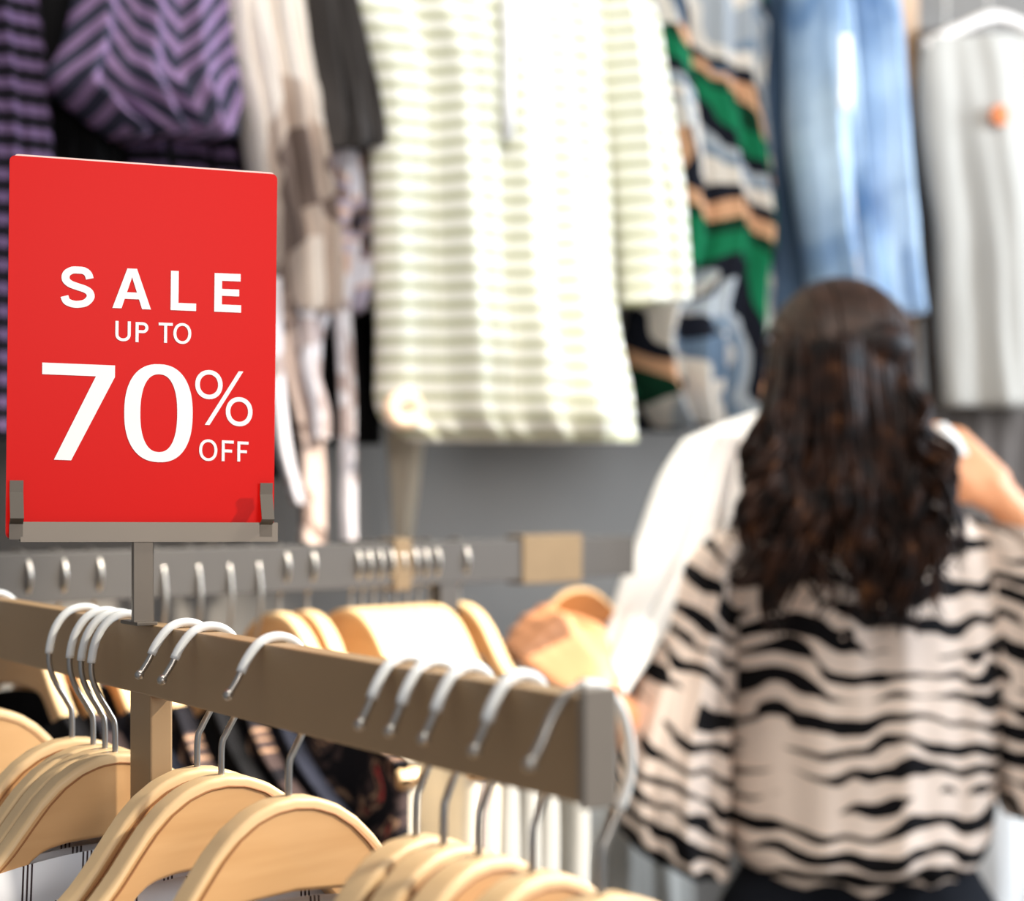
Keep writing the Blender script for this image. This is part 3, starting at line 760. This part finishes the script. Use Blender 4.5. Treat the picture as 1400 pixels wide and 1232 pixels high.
# ------------------------------------------------------------------ woman
DW = 2.12
def capsule(bm, a, b, ra, rb_, seg=12):
    a = Vector(a); b = Vector(b); L = (b-a).length
    ax = (b-a).normalized() if L > 1e-6 else Vector((0, 0, 1))
    u = ax.orthogonal().normalized(); v = ax.cross(u); rings = []
    prof = [(-1, 0)]+[(-math.cos(t), math.sin(t)) for t in (PI/8, PI/4, 3*PI/8)]
    R = []
    for c, s in prof: R.append((a+ax*(c*ra), s*ra))
    R.append((a, ra)); R.append((b, rb_))
    for c, s in reversed(prof): R.append((b-ax*(c*rb_), s*rb_))
    vs = []
    for c, r in R:
        if r < 1e-6: vs.append([bm.verts.new(c)])
        else: vs.append([bm.verts.new(c+(u*math.cos(2*PI*k/seg)+v*math.sin(2*PI*k/seg))*r) for k in range(seg)])
    for i in range(len(vs)-1):
        A, B = vs[i], vs[i+1]
        for k in range(seg):
            k2 = (k+1) % seg
            if len(A) == 1: bm.faces.new((A[0], B[k2], B[k]))
            elif len(B) == 1: bm.faces.new((A[k], A[k2], B[0]))
            else: bm.faces.new((A[k], A[k2], B[k2], B[k]))
def ellip(bm, c, rx, ry, rz, rot=0.0, seg=24):
    mt = Matrix.Translation(Vector(c)) @ Matrix.Rotation(rot, 4, 'Z') @ Matrix.Diagonal((rx, ry, rz, 1))
    bmesh.ops.create_uvsphere(bm, u_segments=seg, v_segments=seg//2, radius=1, matrix=mt)
def remeshed(name, bm, vox, mat, parent=None, smooth=2):
    bmesh.ops.recalc_face_normals(bm, faces=bm.faces[:])
    me = bpy.data.meshes.new(name); bm.to_mesh(me); bm.free()
    o = bpy.data.objects.new(name, me); C.objects.link(o)
    r = o.modifiers.new('r', 'REMESH'); r.mode = 'VOXEL'; r.voxel_size = vox
    s = o.modifiers.new('s', 'SMOOTH'); s.iterations = smooth; s.factor = .5
    dg = bpy.context.evaluated_depsgraph_get(); m2 = bpy.data.meshes.new_from_object(o.evaluated_get(dg))
    o.modifiers.clear(); o.data = m2; m2.name = name; m2.materials.clear(); m2.materials.append(mat)
    for p in m2.polygons: p.use_smooth = True
    if parent: o.parent = parent
    return o
bm = bmesh.new()
Q = P
HDc = Q(1146, 522, DW)
hr = -TH
def L(dx, dy, dz):  # offset in her frame: right, forward(away), up
    return RGT*dx+FWD*dy+UP*dz
ellip(bm, HDc+L(0, -.005, .018), .074, .094, .092, hr)         # skull
ellip(bm, HDc+L(0, .030, -.035), .058, .066, .078, hr)         # face
capsule(bm, HDc+L(0, .092, -.004), HDc+L(0, .108, -.032), .007, .012)   # nose
capsule(bm, HDc+L(-.016, .090, -.066), HDc+L(.016, .090, -.066), .007, .007)  # lips
capsule(bm, HDc+L(0, .078, -.100), HDc+L(0, .082, -.096), .016, .016)         # chin
for s in (-1, 1):
    capsule(bm, HDc+L(s*.032, .085, .006), HDc+L(s*.026, .087, .006), .011, .011)  # brow and lid
    ellip(bm, HDc+L(s*.080, .000, -.018), .012, .018, .030, hr)    # ears
neck0 = HDc+L(0, -.012, -.07); neck1 = Q(1160, 715, DW)
capsule(bm, neck0, neck1, .050, .056)
chest = Q(1172, 830, DW+.01); waist = Q(1172, 1110, DW+.01); hip = Q(1170, 1290, DW+.01)
for dx in (-.06, 0, .06):
    capsule(bm, chest+L(dx, 0, .02), waist+L(dx*.8, 0, 0), .080, .070)
capsule(bm, Q(1022, 785, DW), Q(1318, 785, DW), .044, .044)
capsule(bm, waist+L(-.05, 0, 0), hip+L(-.06, 0, 0), .070, .085); capsule(bm, waist+L(.05, 0, 0), hip+L(.06, 0, 0), .070, .085)
for s in (-1, 1):
    h_ = hip+L(s*.085, 0, -.04); kn = Vector((h_.x, h_.y, .47))+L(s*-.01, .01, 0); an = Vector((kn.x, kn.y, .08))+L(0, -.02, 0)
    capsule(bm, h_, kn, .088, .055); capsule(bm, kn, an, .055, .036); capsule(bm, an+L(0, -.01, -.04), an+L(0, .13, -.045), .036, .028)
# arms: left
shL = Q(978, 805, DW+.01); elL = Q(910, 1070, DW+.03); wrL = Q(814, 945, 1.98)
capsule(bm, shL, elL, .040, .034); capsule(bm, elL, wrL, .034, .025)
shR = Q(1318, 805, DW); elR = Q(1520, 850, DW+.19); wrR = Q(1356, 668, DW+.12)
capsule(bm, shR, elR, .040, .038); capsule(bm, elR, wrR, .034, .023)
def hand(bm, wr, pdir, up, side, curl, size=1.0, spread=.0):
    """pdir: wrist to knuckles; up: palm normal (towards closing side); side: towards the thumb"""
    pdir = pdir.normalized(); side = (side-pdir*side.dot(pdir)).normalized(); nrm_ = up-pdir*up.dot(pdir); nrm_ = (nrm_-side*nrm_.dot(side)).normalized()
    k = wr+pdir*.082*size
    for o_ in (-.028, -.010, .009, .027):
        capsule(bm, wr+side*o_*.6*size, k+side*o_*size, .019*size, .0135*size)
    for i, (o_, ln) in enumerate(((.029, .070), (.010, .080), (-.010, .074), (-.028, .058))):
        p = k+side*o_*size; d = pdir.copy(); r = .0098*size
        for j, f in enumerate((.45, .32, .25)):
            ang = curl*(0.9 if j == 0 else 1.15)
            d = (d*math.cos(ang)+nrm_*math.sin(ang)); nn = nrm_*math.cos(ang)-d*0
            q_ = p+d.normalized()*ln*f*size
            capsule(bm, p, q_, r, r*.92, 8); p = q_; r *= .92
            # rotate frame
            d = d.normalized()
            nrm2 = (nrm_-d*nrm_.dot(d))
            if nrm2.length > .05: nn = nrm2.normalized()
            nrm_l = nn
        # keep the palm normal for the next finger
    t0_ = wr+side*.026*size+pdir*.02*size; t1_ = t0_+side*.024*size+pdir*.030*size+nrm_*.014*size; t2_ = t1_+pdir*.028*size+nrm_*.020*size-side*.004*size; t3_ = t2_+pdir*.018*size+nrm_*.012*size-side*.008*size
    capsule(bm, t0_, t1_, .016*size, .0125*size, 8); capsule(bm, t1_, t2_, .0125*size, .0105*size, 8); capsule(bm, t2_, t3_, .0105*size, .009*size, 8)
hand(bm, wrL, L(-.055, .02, .055), L(.5, .75, -.4), L(.4, .3, .8), .75, 1.0)
hand(bm, wrR, L(-.075, -.01, .062), L(-.45, .55, -.7), L(-.6, -.3, -.6), .62, .9)
woman = remeshed('person', bm, .0045, M['skin'], None, 3)
tag(woman, 'woman seen from behind in zebra print blouse holding up a white shirt', 'person')
# hair cap and locks
bm = bmesh.new()
ellip(bm, HDc+L(0, -.010, .016), .088, .104, .0975, hr)
ellip(bm, HDc+L(.0, -.055, -.03), .080, .070, .10, hr)
ellip(bm, HDc+L(.02, -.075, .035), .055, .045, .035, hr)
for v in bm.verts:   # open the hairline at the face
    q = v.co-HDc; fy = q.dot(FWD)
    if fy > .05 and q.z < .055: v.co -= FWD*(fy-.05)*.85
cap = remeshed('hair', bm, .005, M['hair'], woman, 3)
rnd = random.Random(5); V = []; F = []
for c in range(46):
    a0 = rnd.uniform(-1, 1) if c > 12 else rnd.choice((-1, 1))*rnd.uniform(.75, 1); lay = rnd.random()
    ex0 = 1168+a0*138+rnd.uniform(-30, 30); ey0 = rnd.uniform(760, 868) if abs(a0) < .75 else rnd.uniform(670, 810)
    ph = rnd.uniform(0, 6.28); fq = rnd.uniform(1.8, 3.2); amp = rnd.uniform(9, 22)
    for q in range(11):
        a = max(-1, min(1, a0+rnd.uniform(-.10, .10))); x0 = 1146+a*90; y0 = rnd.uniform(455, 560)
        endx = ex0+rnd.uniform(-16, 16); endy = ey0+rnd.uniform(-25, 12)
        rad_ = math.sqrt(max(0, 1-(a*.95)**2))
        d0 = DW-.020-.110*rad_; d1 = DW-.138-.02*lay+rnd.uniform(-.008, .008)
        pts = []; n = 26; dp = rnd.uniform(-.5, .5)
        for k in range(n+1):
            t = k/n; g = max(0, t-.22)/.78
            x = x0+(endx-x0)*t**1.5+amp*g*math.sin(ph+dp+t*fq*6.28)
            y = y0+(endy-y0)*t
            d = d0+(d1-d0)*min(1, t*1.6)+.012*g*math.cos(ph+dp+t*fq*6.28)
            pts.append(P(x, y, d))
        r0 = rnd.uniform(.0025, .0055)
        tube_data(pts, lambda t, r0=r0: r0*(.6+.4*min(1, t*5))*(1-.8*max(0, t-.65)/.35), 5, V, F)
lk = mesh_obj('hair_locks', V, F, M['hair'], cap); lk['kind'] = 'stuff'
V = []; F = []
for i in range(150):   # combed strands over the crown, gathered half way down
    a = rnd.uniform(-1, 1); pts = []
    for k in range(15):
        t = k/14; ang = -.55+t*2.1
        rx = .0905; cx = a*rx*(1-.25*t)
        w_ = math.sqrt(max(.02, 1-(cx/rx)**2))
        pts.append(HDc+L(cx, -.010-.108*w_*math.sin(ang), .016+.1045*w_*math.cos(ang)))
    tube_data(pts, .0022, 5, V, F)
cs = mesh_obj('crown_strands', V, F, M['crown'], cap); cs['kind'] = 'stuff'
for s in (-1, 1):
    c0 = HDc+L(s*.088, 0, -.056)
    V, F = tube_data([c0+L(0, .009*math.cos(k*PI/6), .011*math.sin(k*PI/6)) for k in range(13)], .0028, 6)
    mesh_obj('earring', V, F, M['gold'], woman)
# blouse
fw = FWD
def wd_(rows, name, mat, d, parent, **kw): return drape(name, rows, lambda x, y: P(x, y, d), fw, mat, parent, **kw)
bl = wd_([(1090, 668, 1235, 668, .060), (1000, 722, 1330, 712, .085), (972, 760, 1362, 745, .100), (978, 840, 1368, 830, .118), (986, 930, 1368, 930, .124), (992, 1030, 1364, 1030, .122), (994, 1110, 1358, 1110, .122), (1000, 1160, 1346, 1160, .126), (1018, 1188, 1328, 1190, .108)],
         'blouse', M['zebra'], DW+.01, woman, folds=3, amp=.006, na=56, nr=56, seed=31, hem=.008)
s1 = drape('sleeve', [(985, 728, 1040, 720, .05), (940, 762, 1022, 752, .062), (908, 830, 1014, 830, .075), (876, 910, 1008, 920, .088), (848, 990, 1002, 1010, .095), (832, 1060, 1000, 1100, .098), (838, 1120, 998, 1160, .095), (862, 1152, 996, 1198, .09)],
         lambda x, y: P(x, y, DW-.005-max(0, 930-x)*.0007), fw, M['zebra_sleeve'], bl, folds=2.5, amp=.010, na=36, nr=44, seed=32, power=.5)
s2 = wd_([(1290, 705, 1352, 715, .05), (1300, 712, 1440, 736, .080), (1305, 780, 1520, 800, .092), (1322, 880, 1530, 870, .092), (1334, 970, 1530, 970, .085), (1346, 1050, 1500, 1050, .08), (1372, 1112, 1470, 1112, .07)],
         'sleeve', M['zebra_sleeve'], DW+.03, bl, folds=2.5, amp=.010, na=36, nr=44, seed=33, power=.6)
# trousers and shoes
bm = bmesh.new()
capsule(bm, Q(1118, 1222, DW+.01), Q(1228, 1222, DW+.01), .098, .098)
capsule(bm, Q(1100, 1275, DW+.01), Q(1245, 1275, DW+.01), .108, .108)
capsule(bm, Q(1085, 1340, DW+.01), Q(1262, 1340, DW+.01), .112, .112)
for s in (-1, 1):
    h_ = hip+L(s*.085, 0, -.04); kn = Vector((h_.x, h_.y, .47))+L(s*-.01, .01, 0); an = Vector((kn.x, kn.y, .09))+L(0, -.02, 0)
    capsule(bm, h_, kn, .105, .078); capsule(bm, kn, an, .078, .062)
remeshed('trousers', bm, .008, M['trouser'], woman, 3)
for s in (-1, 1):
    h_ = hip+L(s*.085, 0, -.04); kn = Vector((h_.x, h_.y, .47))+L(s*-.01, .01, 0); an = Vector((kn.x, kn.y, .08))+L(0, -.02, 0)
    bm = bmesh.new(); capsule(bm, an+L(0, -.015, -.038), an+L(0, .14, -.044), .042, .036)
    remeshed('shoe', bm, .006, M['shoe'], woman, 2)
# white shirt she holds up
ws = empty('held_white_shirt', P(1120, 600, 2.24)); wb = ws.location.copy()
tag(ws, 'plain white long sleeved shirt held up by the woman in front of her', 'shirt')
fm = lambda d: (lambda x, y: P(x, y, d)-wb)
drape('body', simple([(562, 1035, 1190, .02), (590, 960, 1290, .035), (615, 925, 1322, .04), (680, 905, 1315, .045), (800, 930, 1310, .05), (1000, 950, 1310, .05), (1150, 960, 1310, .05)]), fm(2.27), fw, M['white_shirt'], ws, folds=3, amp=.008, seed=41)
drape('sleeve', [(935, 600, 1010, 590, .04), (900, 655, 990, 680, .05), (872, 730, 970, 760, .052), (846, 800, 935, 830, .05), (826, 860, 890, 900, .045), (812, 905, 855, 950, .035)], (lambda x, y: P(x, y, 2.24-(max(0, y-600)/350)**1.4*.25)-wb), fw, M['white_shirt'], ws, folds=2, amp=.007, seed=42)
drape('shoulder', [(1268, 582, 1292, 578, .012), (1270, 600, 1308, 594, .02), (1282, 612, 1318, 610, .02), (1300, 624, 1324, 622, .012)], fm(2.14), fw, M['white_shirt'], ws, folds=1, amp=.001, na=14, nr=14, seed=43)
